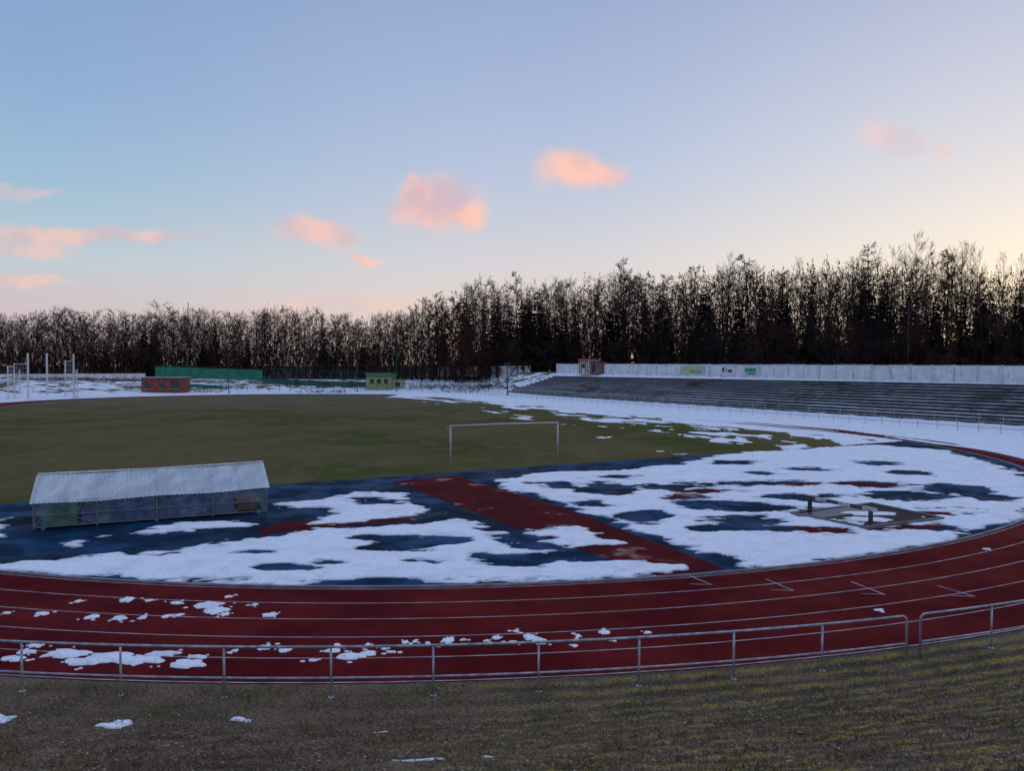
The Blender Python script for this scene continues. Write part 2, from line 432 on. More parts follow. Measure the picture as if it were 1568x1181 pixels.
lumps = [(195,920,14,4),(228,921,8,2),(270,925,14,3),(318,928,24,6),(332,936,22,6),(345,942,8,4),(275,943,7,3),(390,927,7,2),(65,941,14,3),(10,940,8,2),(140,946,11,5),(182,948,14,4),(218,947,7,4),(255,945,8,3),(412,943,14,4),
(826,983,18,6),(812,977,14,5),(925,970,11,4),(885,975,6,3),(938,980,6,2),(992,970,8,2),(760,978,8,3),(745,983,6,2),(405,993,13,5),(437,997,12,4),(515,992,10,5),(508,998,14,3),(535,1007,28,6),(565,1002,14,5),(590,993,9,4),(563,989,5,3),(620,985,6,3),(635,984,5,2),(685,983,13,6),(655,986,5,2),(710,981,6,2),(1345,936,8,2),(55,990,16,4),(20,1010,22,5),(40,1000,20,4),(100,1003,42,8),(165,1008,40,9),(210,1013,40,9),(250,1003,30,5),(285,1018,32,9),(130,1015,40,7),(360,998,7,3),(785,985,8,3),(480,1013,10,2),(120,922,8,2),(350,915,8,2),(790,968,6,2),(300,1008,20,3),(880,990,6,2),(600,1000,8,2),(1510,842,8,1.5)]
mb = MB()
for i, (u, v, a, b) in enumerate(lumps):
    x, y = S(u, v); rx = a/FPX*y*.92; ry = (S(u, v-b)[1]-S(u, v+b)[1])/2*.9
    blob(mb, x, y, rx, ry, .012, min(.05, .012+rx*.12), i)
    for q in range(2):
        aa = random.uniform(0, 6.28); f = random.uniform(1.2, 1.9); rs_ = random.uniform(.02, .05)
        blob(mb, x+math.cos(aa)*rx*f, y+math.sin(aa)*ry*f, rs_*1.3, rs_, .012, .015, i*7+q)
mb.obj('snow_remnants_on_track', [M_snow2], smooth=True)
mb = MB()
def onbank(u, v):
    z = 0.
    for _ in range(60):
        x, y = S(u, v, z); z = .5*z+.5*float(gz(x, y))
    return x, y
for i, (u, v, a, b) in enumerate([(168,1112,20,6),(188,1106,20,5),(8,1099,20,6),(365,1105,11,4),(575,1124,22,3),(640,1168,45,4),(380,1108,5,2),(1,1104,14,5),(748,1160,9,2)]):
    x, y = onbank(u, v); blob(mb, x, y, a/FPX*y, b/FPX*y*2.0, 0, .03 if v < 1118 else .008, i+200, True)
mb.obj('snow_remnants_on_bank', [M_snow2], smooth=True)

# ------------------------------------------------------------------ foreground railing
M_galv = simple('galvanised_steel', (.34, .36, .40), .5, .35, 6, metal=.35)
rail = empty('perimeter_railing')
RR = 43.45
def rp(a, z): return (C[0]+RR*math.sin(a), C[1]-RR*math.cos(a), z)
def angof(u, v):
    x, y = S(u, v); return math.atan2(x-C[0], C[1]-y)
posts = [angof(u, v) for u, v in ((12, 1072), (170, 1077), (335, 1078), (503, 1077), (663, 1072), (826, 1064), (981, 1055), (1127, 1044), (1262, 1030), (1380, 1009))]
posts2 = [angof(1418, 1014), angof(1530, 998)]
st = (posts[1]-posts[0])
posts = [posts[0]-k*st for k in range(8, 0, -1)]+posts
posts2 += [posts2[-1]+k*st for k in range(1, 14)]
HT = .93
def rail_run(ps, left_end, right_end):
    mb = MB()
    for k, a in enumerate(ps):
        if (k == 0 and left_end) or (k == len(ps)-1 and right_end): continue
        mb.tube([rp(a, -.1), rp(a, HT-.02)], .021, 10)
        mb.tube([rp(a, 0.002), rp(a, .012)], .06, 10)
    def arcpts(a, b, z, step=.01):
        n = max(2, int(abs(b-a)/step)); return [rp(a+(b-a)*i/n, z) for i in range(n+1)]
    a, b = ps[0], ps[-1]; cr = .12/RR
    def bend(a0, sgn):  # rounded end, from rail level to the ground
        out = []
        for i in range(7):
            q = i/6*math.pi/2
            out.append(rp(a0-sgn*cr*math.sin(q) + sgn*0, HT-.12+.12*math.cos(q)))
        out.append(rp(a0-sgn*cr, -.1)); return out
    top = arcpts(a+(cr if left_end else 0), b-(cr if right_end else 0), HT)
    if left_end: top = bend(a+cr, 1)[::-1]+top[1:]
    if right_end: top = top[:-1]+bend(b-cr, -1)
    mb.tube(top, .024, 10)
    mb.tube(arcpts(a, b, .36), .02, 10)
    mb.obj('railing_section', [M_galv], rail, smooth=True)
rail_run(posts, False, True); rail_run(posts2, True, False)

# far railing along the home straight
mb = MB()
WF = 48.3
for k in range(0, 70):
    tt = -20+k*2.0
    x, y = L(WF, tt); mb.tube([(x, y, -.1), (x, y, 1.05)], .03, 6)
for z in (1.05, .5):
    mb.tube([(*L(WF, -20), z), (*L(WF, 118), z)], .028, 6)
for k in range(0, 14):
    x, y = L(WF-k*2.2, 118+k*.9); mb.tube([(x, y, -.1), (x, y, 1.05)], .03, 6)
mb.tube([(*L(WF, 118), 1.05), (*L(WF-28.6, 118+11.7), 1.05)], .028, 6)
mb.obj('home_straight_railing', [M_galv])

# ------------------------------------------------------------------ football goal
M_white = simple('white_paint', (.52, .53, .55), .5, .1, 4)
M_goal = simple('goal_aluminium', (.42, .42, .43), .5, .2, 3)
M_net = simple('steel_wire', (.25, .26, .28), .5, .1, 4)
g = empty('football_goal')
gl = Vector((*S(690, 714), 0)); gr = Vector((*S(854, 705), 0)); back = Vector((dA[0], dA[1], 0))*1.0
gd = (gr-gl).normalized()
mb = MB(); mb.tube([gl, gl+Vector((0, 0, 2.44))], .05, 12); mb.tube([gr, gr+Vector((0, 0, 2.44))], .05, 12)
mb.tube([gl+Vector((0, 0, 2.44))-gd*.05, gl.lerp(gr, .5)+Vector((0, 0, 2.47)), gr+Vector((0, 0, 2.44))+gd*.05], .05, 12)
mb.obj('posts_and_crossbar', [M_goal], g, smooth=True)
mb = MB()
for p in (gl, gr):
    mb.tube([p+Vector((0, 0, 2.4)), p+Vector((0, 0, 2.4))+back*.7, p+Vector((0, 0, 1.95))], .018, 6)
    mb.tube([p+Vector((0, 0, 2.3)), p+Vector((0, 0, 2.3))+gd*(.25 if p is gl else -.25)+Vector((0, 0, .12))], .015, 6)
    mb.tube([p+Vector((0, 0, .02)), p+back*.25+Vector((0, 0, .02))], .03, 6)
mb.obj('net_brackets', [M_net], g)

# ------------------------------------------------------------------ landing-mat shelter
def plastic():
    m, nt, p = new_mat('clear_plastic_sheet')
    n = noise(nt, 1.6, 3); out = nt.nodes['Material Output']
    p.inputs['Base Color'].default_value = (.40, .5, .58, 1); p.inputs['Roughness'].default_value = .25
    tr = N(nt, 'ShaderNodeBsdfTransparent'); tr.inputs[0].default_value = (.9, .93, .95, 1)
    mx = N(nt, 'ShaderNodeMixShader'); nt.links.new(mrange(nt, n, .35, .75, .06, .36), mx.inputs[0])
    nt.links.new(tr.outputs[0], mx.inputs[1]); nt.links.new(p.outputs[0], mx.inputs[2]); nt.links.new(mx.outputs[0], out.inputs[0])
    return m
M_plas = plastic()
def roofm():
    m, nt, p = new_mat('fibreglass_roof')
    n = noise(nt, 1.2, 3, stretch=(1.5, .5, 1), rot=-R(25)); n2 = noise(nt, 12, 3)
    col = mixc(nt, mrange(nt, n, .3, .7), (.50, .54, .57), (.76, .79, .79))
    col = mixc(nt, mrange(nt, n2, .5, .8, 0, .5), col, (.36, .39, .40))
    nt.links.new(col, p.inputs['Base Color']); p.inputs['Roughness'].default_value = .5
    tl = N(nt, 'ShaderNodeBsdfTranslucent'); tl.inputs[0].default_value = (.8, .84, .86, 1); mx = N(nt, 'ShaderNodeMixShader'); mx.inputs[0].default_value = .25
    out = nt.nodes['Material Output']; nt.links.new(p.outputs[0], mx.inputs[1]); nt.links.new(tl.outputs[0], mx.inputs[2]); nt.links.new(mx.outputs[0], out.inputs[0])
    return m
M_roof = roofm()
M_frame = simple('aluminium_frame', (.16, .17, .19), .5, .2, 4, metal=.3)
M_mat = simple('mat_cover_blue', (.015, .065, .22), .55, .35, 1.2, bs=.3, bscale=3)
M_tarp = simple('green_tarp', (.03, .17, .10), .6, .35, 2, bs=.4, bscale=3)
sh = empty('pole_vault_mat_shelter')
A = Vector((*S(52, 813), 0)); Bv = Vector((*S(408, 786), 0)); ex = (Bv-A); LN = ex.length; ex.normalize(); ey = Vector((-ex.y, ex.x, 0))
DP, EV, RD = 3.9, 1.05, 1.82
def sp(x, y, z): return tuple(A+ex*x+ey*y+Vector((0, 0, z)))
mb = MB(); ncol = 200
for side in (0, 1):
    rows = 10; vs = []
    for j in range(rows+1):
        f = j/rows
        for i in range(ncol+1):
            x = -.12+(LN+.24)*i/ncol
            sag = -.045*math.sin(math.pi*((x*2.0) % LN)/LN)**2 + .06*(x/LN)**2
            y = (-.12+(DP/2+.12)*f) if side == 0 else (DP+.12-(DP/2+.12)*f)
            z = EV-.04+(RD-EV+.04)*f**.92+.012*math.sin(2*math.pi*x/.16)+sag
            vs.append(sp(x, y, z))
    fs = [(j*(ncol+1)+i, j*(ncol+1)+i+1, (j+1)*(ncol+1)+i+1, (j+1)*(ncol+1)+i) for j in range(rows) for i in range(ncol)]
    mb.add(vs, fs)
mb.obj('roof_sheets', [M_roof], sh, smooth=True)
mb = MB()
for k in range(0, 9):   # roof battens
    x = LN*k/8
    mb.tube([sp(x, -.13, EV+.0), sp(x, DP/2, RD+.06)], .016, 6)
mb.tube([sp(-.1, DP/2, RD+.03), sp(LN*.5, DP/2, RD+.02), sp(LN+.1, DP/2, RD+.09)], .035, 8)
mb.obj('roof_battens', [M_roof], sh)
mb = MB()
np_ = 4
for yy in (0, DP):
    for k in range(np_+1):
        x = LN*k/np_; mb.tube([sp(x, yy, .02), sp(x, yy, EV)], .035, 6)
    for z in (.1, .52, EV-.03): mb.tube([sp(0, yy, z), sp(LN, yy, z)], .022, 6)
    for k in range(np_):
        x0, x1_ = LN*k/np_, LN*(k+1)/np_
        mb.tube([sp(x0, yy, .1), sp(x1_, yy, .98)] if k % 2 else [sp(x0, yy, .98), sp(x1_, yy, .1)], .014, 6)
for x in (0, LN):
    for z in (.1, EV-.03): mb.tube([sp(x, 0, z), sp(x, DP, z)], .025, 6)
    mb.tube([sp(x, DP/2, .1), sp(x, DP/2, RD)], .025, 6)
    mb.tube([sp(x, 0, EV), sp(x, DP/2, RD)], .03, 6); mb.tube([sp(x, DP, EV), sp(x, DP/2, RD)], .03, 6)
for x in (.3, LN/2, LN-.3):
    for yy in (0, DP):
        mb.tube([sp(x, yy-.05, .07), sp(x, yy+.05, .07)], .07, 12)
mb.obj('frame', [M_frame], sh)
mb = MB()
mb.add([sp(.03, .04, .1), sp(LN-.03, .04, .1), sp(LN-.03, .04, EV), sp(.03, .04, EV)], [(0, 1, 2, 3)])
mb.add([sp(.03, DP-.04, .1), sp(LN-.03, DP-.04, .1), sp(LN-.03, DP-.04, EV), sp(.03, DP-.04, EV)], [(0, 1, 2, 3)])
for x in (.02, LN-.02):
    mb.add([sp(x, 0.05, .1), sp(x, DP-.05, .1), sp(x, DP-.05, EV), sp(x, DP/2, RD-.02), sp(x, .05, EV)], [(0, 1, 2, 3, 4)])
mb.obj('plastic_walls', [M_plas], sh)
mb = MB()
def pad(x0, x1_, y0, y1_, z0, z1, mi):
    mb.add([sp(x0, y0, z0), sp(x1_, y0, z0), sp(x1_, y1_, z0), sp(x0, y1_, z0), sp(x0+.05, y0+.05, z1), sp(x1_-.05, y0+.05, z1), sp(x1_-.05, y1_-.05, z1), sp(x0+.05, y1_-.05, z1)],
           [(3, 2, 1, 0), (4, 5, 6, 7), (0, 1, 5, 4), (1, 2, 6, 5), (2, 3, 7, 6), (3, 0, 4, 7)], mi)
pad(1.5, 4.1, .12, 3.5, .12, .62, 0); pad(4.15, 7.0, .15, 3.5, .12, .7, 0); pad(1.8, 3.9, .2, 3.3, .625, .97, 0); pad(4.5, 6.6, .22, 3.3, .705, .98, 0); pad(.2, 1.4, .12, 3.5, .12, .8, 1)
pad(7.1, 7.9, .5, 3.0, .12, .45, 2)
mb.obj('stacked_mats', [M_mat, M_tarp, simple('orange_mat', (.12, .04, .02), .6)], sh)

# ------------------------------------------------------------------ water jump
M_wood = simple('barrier_beam_paint', (.45, .42, .40), .6, .3, 5)
M_dark = simple('dark_steel', (.03, .035, .04), .5, .3, 5)
wj = empty('water_jump_barrier')
p0 = Vector((*S(1240, 787), 0)); p1 = Vector((*S(1333, 807), 0)); mb = MB()
dd = (p1-p0).normalized(); an = math.atan2(dd.y, dd.x); mid = (p0+p1)/2
for p in (p0, p1):
    mb.box(p.x, p.y, .30, .12, .12, .6, an, 1); mb.box(p.x, p.y, .03, .3, .45, .06, an, 1)
ln = (p1-p0).length+.5
for k in range(6):
    q = mid+dd*(ln*((k+.5)/6-.5)); mb.box(q.x, q.y, .665, ln/6-.002, .127, .127, an, 0 if k % 2 else 2)
mb.obj('beam_and_posts', [M_wood, M_dark, simple('barrier_stripe', (.05, .04, .045), .6)], wj)
pit = empty('water_jump_pit')
cor = [Vector((*S(u, v), 0)) for u, v in ((1213, 789), (1325, 811), (1443, 797), (1335, 774))]
mb = MB()
for i in range(4):
    a, b = cor[i], cor[(i+1) % 4]; m_ = (a+b)/2; d_ = b-a
    mb.box(m_.x, m_.y, .05, d_.length+.1, .12, .14+.002*i, math.atan2(d_.y, d_.x), 0)
mb.obj('rim', [simple('pit_rim_concrete', (.15, .14, .15), .8)], pit)
mb = MB(); mb.add([(*c_.xy, .064) for c_ in cor], [(0, 1, 2, 3)], 0)
ca_, cb_ = cor[0].lerp(cor[1], .38), cor[3].lerp(cor[2], .38)
mb.add([(*cor[0].lerp(cor[1], .08).xy, .07), (*ca_.xy, .07), (*cb_.lerp(ca_, .35).xy, .09), (*cor[3].lerp(cor[0], .35).xy, .09)], [(0, 1, 2, 3)], 1)
mb.obj('cover_boards', [simple('pit_dark_red', (.030, .008, .010), .6, spec=.1), simple('wet_boards', (.07, .075, .085), .4, .3, 2)], pit)
mb = MB(); c1, c2 = cor[1].lerp(cor[3], .30), cor[1].lerp(cor[3], .55)
blob(mb, c1.x, c1.y, .9, .45, .07, .06, 901); blob(mb, c2.x, c2.y, 1.3, .4, .07, .06, 903)
mb.obj('snow_in_pit', [M_snow2], pit, smooth=True)

# ------------------------------------------------------------------ terrace / stand
M_conc = simple('weathered_concrete', (.060, .054, .054), .9, .45, .8)
def tread_mat():
    m, nt, p = new_mat('terrace_tread_snow')
    n = noise(nt, .5, 3, stretch=(1, 1, 1)); n2 = noise(nt, .08, 3)
    f = math_(nt, 'ADD', math_(nt, 'MULTIPLY', n, .7), math_(nt, 'MULTIPLY', n2, .6))
    nt.links.new(mixc(nt, mrange(nt, f, .48, .64), (.08, .075, .075), (.82, .83, .88)), p.inputs['Base Color'])
    p.inputs['Roughness'].default_value = .8; return m
M_tread = tread_mat()
M_bench = simple('dark_bench_planks', (.035, .028, .028), .8, .4, 2)
stand = empty('spectator_terrace')
mb = MB(); NR = 11; T0, T1 = -26, 106
for k in range(NR):
    w0 = 60.0+k*1.0; w1 = w0+1.0; z0 = .25+k*.345; z1 = z0+.345
    if k == 0: z0 = -.3
    t1 = T1-k*.35
    v = [(*L(w0, T0), z0), (*L(w0, t1), z0), (*L(w0, t1), z1), (*L(w0, T0), z1), (*L(w1, t1), z1), (*L(w1, T0), z1), (*L(w1, t1), -.3), (*L(w0, t1), -.3)]
    mb.add(v, [(0, 1, 2, 3)], 0); mb.add(v, [(3, 2, 4, 5)], 1); mb.add(v, [(2, 7, 6, 4)], 0)
mb.obj('steps', [M_conc, M_tread], stand)
mb = MB()
for k in range(NR-1):
    zt = .25+(k+1)*.345; w0 = 60.62+k*1.0; seg = T0
    while seg < T1-8:
        x, y = L(w0, seg+3.8); 
        if random.random() > .35:
            mb.box(x, y, zt+.17, .24, 7.5, .05, ANG, 0)
            for q in (-3, 0, 3):
                x, y = L(w0, seg+3.8+q); mb.box(x, y, zt+.07, .1, .1, .15, ANG, 0)
        seg += 8.0
mb.obj('benches', [M_bench], stand)
mb = MB()   # low front rail
for k in range(52):
    tt = T0+k*2.5; x, y = L(59.3, tt); mb.tube([(x, y, -.1), (x, y, 1.0)], .025, 5)
mb.tube([(*L(59.3, T0), 1.0), (*L(59.3, T0+127.5), 1.0)], .025, 5)
mb.obj('front_rail', [M_galv], stand)

# ------------------------------------------------------------------ walls
def wallm():
    m, nt, p = new_mat('painted_concrete_wall')
    n = noise(nt, .7, 3); n2 = noise(nt, 2.5, 3, stretch=(1, 1, .3))
    col = mixc(nt, mrange(nt, n, .3, .7), (.56, .56, .59), (.74, .74, .76))
    col = mixc(nt, mrange(nt, n2, .5, .75, 0, .6), col, (.34, .33, .34))
    nt.links.new(col, p.inputs['Base Color']); p.inputs['Roughness'].default_value = .85; return m
M_wall = wallm()
M_wcap = simple('wall_coping', (.34, .34, .36), .8, .3, 1)
M_wcap2 = simple('wall_posts', (.46, .46, .48), .8, .3, 1)
def wall_run(name, pa, pb, za, zb, h, step=3.0):
    o = empty(name); mb = MB(); pa, pb = Vector(pa), Vector(pb); n = max(1, round((pb-pa).length/step)); d = (pb-pa)/n; a = math.atan2(d.y, d.x)
    for k in range(n):
        m_ = pa+d*(k+.5); z = za+(zb-za)*(k+.5)/n; hh = h+random.uniform(-.03, .03)
        mb.box(m_.x, m_.y, z+hh/2-.3, d.length-.16, .12, hh+.6, a, 0)
        mb.box(m_.x, m_.y, z+hh+.04, d.length-.16, .2, .08, a, 1)
        e = pa+d*k; mb.box(e.x, e.y, z+hh/2-.25, .155, .24, hh+.75, a, 2)
    mb.obj('panels', [M_wall, M_wcap, M_wcap2], o); return o
zb = lambda t: 4.15+.0058*t
wall_run('perimeter_wall', L(73.2, -40), L(73.2, 86), zb(-40), zb(86)+.1, 2.0)
wall_run('perimeter_wall', L(73.2, 93.5), L(73.2, 106), zb(93)+.1, zb(104)+.1, 2.0)
wall_run('perimeter_wall', (B(812, 200), 200), (B(752, 210), 210), 4.3, 4.3, 2.1)
wall_run('perimeter_wall', (B(733, 213), 213), (B(670, 222), 222), 4.2, 4.0, 2.1)
wall_run('perimeter_wall', (B(222, 214), 214), (B(-120, 222), 222), 2.3, 2.0, 2.0)
mb = MB(); M_gate = simple('gate_maroon', (.10, .02, .025), .7)
for k in range(6):
    u = 736+k*2.6; mb.box(B(u, 211.5), 211.5+.02*k, 5.3, .44, .06, 2.2, -.35, 0)
mb.box(B(742.5, 211.4), 211.3, 6.5, 3.0, .12, .12, -.5, 0); mb.box(B(742.5, 211.4), 211.3, 4.5, 3.0, .12, .1, -.5, 0)
mb.obj('entrance_gate', [M_gate])
def board(tt, wd, base, marks):
    o = empty('advertising_board'); mb = MB(); x, y = L(73.05, tt)
    a = ANG+math.pi/2; mb.box(x, y, zb(tt)+1.05, wd, .06, 1.5, a, 0)
    for i, (ox, oz, sx_, sz, mi) in enumerate(marks):
        xx, yy = L(73.00-.004*i, tt-ox); mb.box(xx, yy, zb(tt)+1.05+oz, sx_, .05, sz, a, mi)
    mb.obj('panel', [simple('board_base', base, .6), simple('board_green', (.03, .25, .16), .6), simple('board_dark', (.05, .06, .06), .6), simple('board_yellow', (.45, .42, .10), .6)], o)
board(57.5, 6.5, (.42, .46, .30), [(-1.2, .2, 3, .5, 3), (1, -.3, 3.2, .2, 1)])
board(48.5, 3.6, (.62, .63, .64), [(-.9, .1, .5, .8, 2), (-.2, .1, .12, .8, 2), (.7, -.1, 1.0, .5, 2)])
board(43.0, 3.4, (.5, .58, .55), [(0, .1, 2.6, .7, 1), (.2, -.5, 1.8, .2, 2)])

# booth
bt = empty('ticket_booth'); mb = MB(); tc = 89.8
a = ANG+math.pi/2; zc = zb(tc)
def bx(dt, dw, z, sx_, sy, sz, mi): x, y = L(72.6+dw, tc-dt); mb.box(x, y, zc+z, sx_, sy, sz, a, mi)
bx(-1.2, 0, 1.4, 3.9, 3, 3.4, 0); bx(2.1, .3, 1.15, 2.5, 2.6, 2.9, 1)
bx(-1.2, 0, 3.2, 4.3, 3.5, .16, 2); bx(2.1, .2, 2.68, 2.9, 3.0, .12, 3)
for q in (-2.8, -2.0, -.4, .4): bx(q, -1.52, 1.45, .3, .05, 2.8, 2)
bx(-1.2, -1.54, 1.7, 1.0, .06, .9, 3); bx(2.1, -1.03, 1.2, 1.0, .06, 1.9, 3); bx(-1.2, -1.58, 2.75, 3.7, .06, .35, 2)
mb.obj('booth_body', [simple('booth_white', (.5, .46, .45), .8), simple('booth_brown', (.17, .10, .08), .8), simple('booth_red', (.28, .03, .03), .7), simple('booth_window', (.02, .02, .025), .3)], bt)

# ------------------------------------------------------------------ far buildings and fences
def place(u, Y): return B(u, Y), Y, float(gz(B(u, Y), Y))
x, y, z = place(254, 182); bs = empty('brick_shed'); mb = MB()
mb.box(x, y, z+1.6, 9.4, 5, 3.6, .1, 0); mb.box(x, y, z+3.47, 10.0, 5.8, .18, .1, 1)
for q, wd in ((-3.0, 1.4), (0.2, 1.2), (3.0, 2.2)):
    mb.box(x+q, y-2.5+q*.1, z+1.5, wd, .1, 1.3 if wd < 2 else 2.4, .1, 2); mb.box(x+q, y-2.56+q*.1, z+.8, wd+.2, .1, .1, .1, 1)
mb.obj('shed_body', [simple('painted_brick', (.20, .05, .038), .85, .4, 1.5), simple('shed_roof', (.30, .30, .33), .7), simple('shed_window', (.03, .03, .035), .3)], bs)

x, y, z = place(590, 198); cb = empty('clubhouse'); mb = MB()
mb.box(x-1, y, z+1.8, 6.4, 5, 3.8, -.1, 0); mb.box(x-1, y, z+3.85, 7.2, 5.8, .3, -.1, 1); mb.box(x+3.4, y+.5, z+1.1, 2.4, 4, 2.4, -.1, 2)
for q in (-3, -1.2, .6): mb.box(x+q, y-2.55-.1*(q+1), z+2.0, 1.0, .08, 1.1, -.1, 3)
mb.box(x-1, y-2.56, z+3.2, 6.3, .1, .5, -.1, 1)
mb.box(x+3.4, y-1.55, z+1.1, 1.2, .1, 1.2, -.1, 3); mb.box(x+3.4, y+.5, z+2.36, 2.8, 4.4, .12, -.1, 1)
mb.obj('clubhouse_body', [simple('yellow_green_render', (.24, .30, .12), .8), simple('green_roof', (.03, .16, .10), .6), simple('beige_render', (.40, .37, .25), .8), simple('clubhouse_window', (.02, .025, .03), .2)], cb)

M_gpost = simple('green_post', (.012, .05, .04), .6)
def meshfence():
    m, nt, p = new_mat('green_windbreak')
    n = noise(nt, .6, 3)
    nt.links.new(mixc(nt, mrange(nt, n, .3, .7), (.010, .12, .08), (.02, .20, .13)), p.inputs['Base Color']); p.inputs['Roughness'].default_value = .8
    return m
M_wind = meshfence(); M_wind2 = simple('dark_windbreak', (.015, .07, .06), .8, .4, .5)
tf = empty('tennis_court_fence'); mb = MB()
def fence(u0, Y0, u1, Y1, h, step=3.0, panel=None, ph=(.1, 2.6), wires=6):
    x0, y0, x1_, y1_ = B(u0, Y0), Y0, B(u1, Y1), Y1
    n = max(1, int(math.hypot(x1_-x0, y1_-y0)/step)); P_ = []
    for k in range(n+1):
        x = x0+(x1_-x0)*k/n; y = y0+(y1_-y0)*k/n; z = float(gz(x, y)); P_.append((x, y, z)); mb.tube([(x, y, z-.2), (x, y, z+h)], .06, 5, 0)
    mb.tube([(p[0], p[1], p[2]+h) for p in P_], .05, 5, 0)
    for w_ in range(1, wires): mb.tube([(p[0], p[1], p[2]+h*w_/wires) for p in P_], .022, 3, 0)
    for a_, b_ in zip(P_[:-1], P_[1:]):
        if panel is not None: mb.add([(a_[0], a_[1]-.07, a_[2]+ph[0]), (b_[0], b_[1]-.07, b_[2]+ph[0]), (b_[0], b_[1]-.07, b_[2]+ph[1]), (a_[0], a_[1]-.07, a_[2]+ph[1])], [(0, 1, 2, 3)], panel)
fence(238, 205, 402, 205, 4.0, panel=1, ph=(.9, 3.7)); fence(402, 205, 560, 200, 4.2, panel=2, ph=(.2, 1.6)); fence(330, 190, 560, 188, 1.6, 2.5, wires=3); fence(402, 212, 650, 218, 4.4)
fence(250, 192, 340, 190, 2.0, panel=1, ph=(.3, 1.2)); fence(560, 192, 660, 196, 1.8, 2.5)
mb.obj('fence_posts_and_mesh', [M_gpost, M_wind, M_wind2], tf)

def pole(u, Y, top_v, name, mat, rad=.11, head=True):
    x, y, z = place(u, Y); ztop = CAMH+(563-top_v)/FPX*Y; o = empty(name); mb = MB()
    mb.tube([(x, y, z-.3), (x, y, ztop)], [rad, rad*.7], 8); mb.tube([(x, y, z-.1), (x, y, z+.35)], rad*1.7, 8)
    if head: mb.box(x, y, ztop, 1.3, .12, .12, .2); mb.box(x-.5, y-.12, ztop+.15, .45, .3, .28, .2); mb.box(x+.5, y-.12, ztop+.15, .45, .3, .28, .2)
    mb.obj('pole_shaft', [mat], o)
pole(777, 168, 558, 'floodlight_pole', M_gpost, .16)
pole(350, 178, 545, 'floodlight_pole', M_dark, .09); pole(547, 190, 550, 'floodlight_pole', M_dark, .1)
pole(607, 190, 541, 'floodlight_pole', M_gpost, .09); pole(475, 195, 552, 'floodlight_pole', M_dark, .07)

# dark brush heaps on the snowy verge beyond the far bend
hb = random.Random(12); mb = MB()
for (u, Y, n_) in ((690, 196, 26), (735, 192, 22), (648, 200, 18), (180, 200, 30), (120, 205, 30), (300, 186, 14), (60, 200, 20), (715, 186, 14), (770, 196, 20), (500, 186, 12)):
    for _ in range(n_*9):
        x = B(u, Y)+hb.gauss(0, 3.6); y = Y+hb.gauss(0, 3); z = float(gz(x, y)); a_ = hb.uniform(0, 6.28); l_ = hb.uniform(.4, 1.5); e_ = hb.uniform(.1, .9)
        mb.tube([(x, y, z-.05), (x+math.cos(a_)*l_, y+math.sin(a_)*l_, z+l_*e_)], [.06, .02], 3, 0, False)
mb.obj('brushwood_heaps', [simple('brush_brown', (.06, .04, .032), .9)])

# hammer cage
hc = empty('hammer_throw_cage'); mb = MB()
cp = [(22, 152, 556), (43, 150, 541), (72, 163, 541), (100, 163, 552), (113, 150, 542), (118, 156, 566), (30, 160, 566), (12, 146, 560)]
tops = []
for u, Y, tv in cp:
    x = B(u, Y); zt = CAMH+(563-tv)/FPX*Y; mb.tube([(x, Y, -.1), (x, Y, zt)], .17 if tv < 545 else .11, 8, 0); tops.append((x, Y, zt))
    mb.tube([(x, Y, 0), (x, Y, .15)], .35, 8, 0)
for i, j in ((0, 7), (0, 1), (4, 5), (3, 4)):
    a_, b_ = tops[i], tops[j]; zm = min(a_[2], b_[2])-.2
    for q in range(1, 9): mb.tube([(a_[0], a_[1], zm*q/8), (b_[0], b_[1], zm*q/8)], .05 if q in (4, 8) else .014, 4, 0)
    for q in range(1, 6):
        f = q/6; xx = a_[0]+(b_[0]-a_[0])*f; yy = a_[1]+(b_[1]-a_[1])*f; mb.tube([(xx, yy, 0), (xx, yy, zm)], .014, 3, 0)
mb.obj('cage_posts', [M_white], hc)

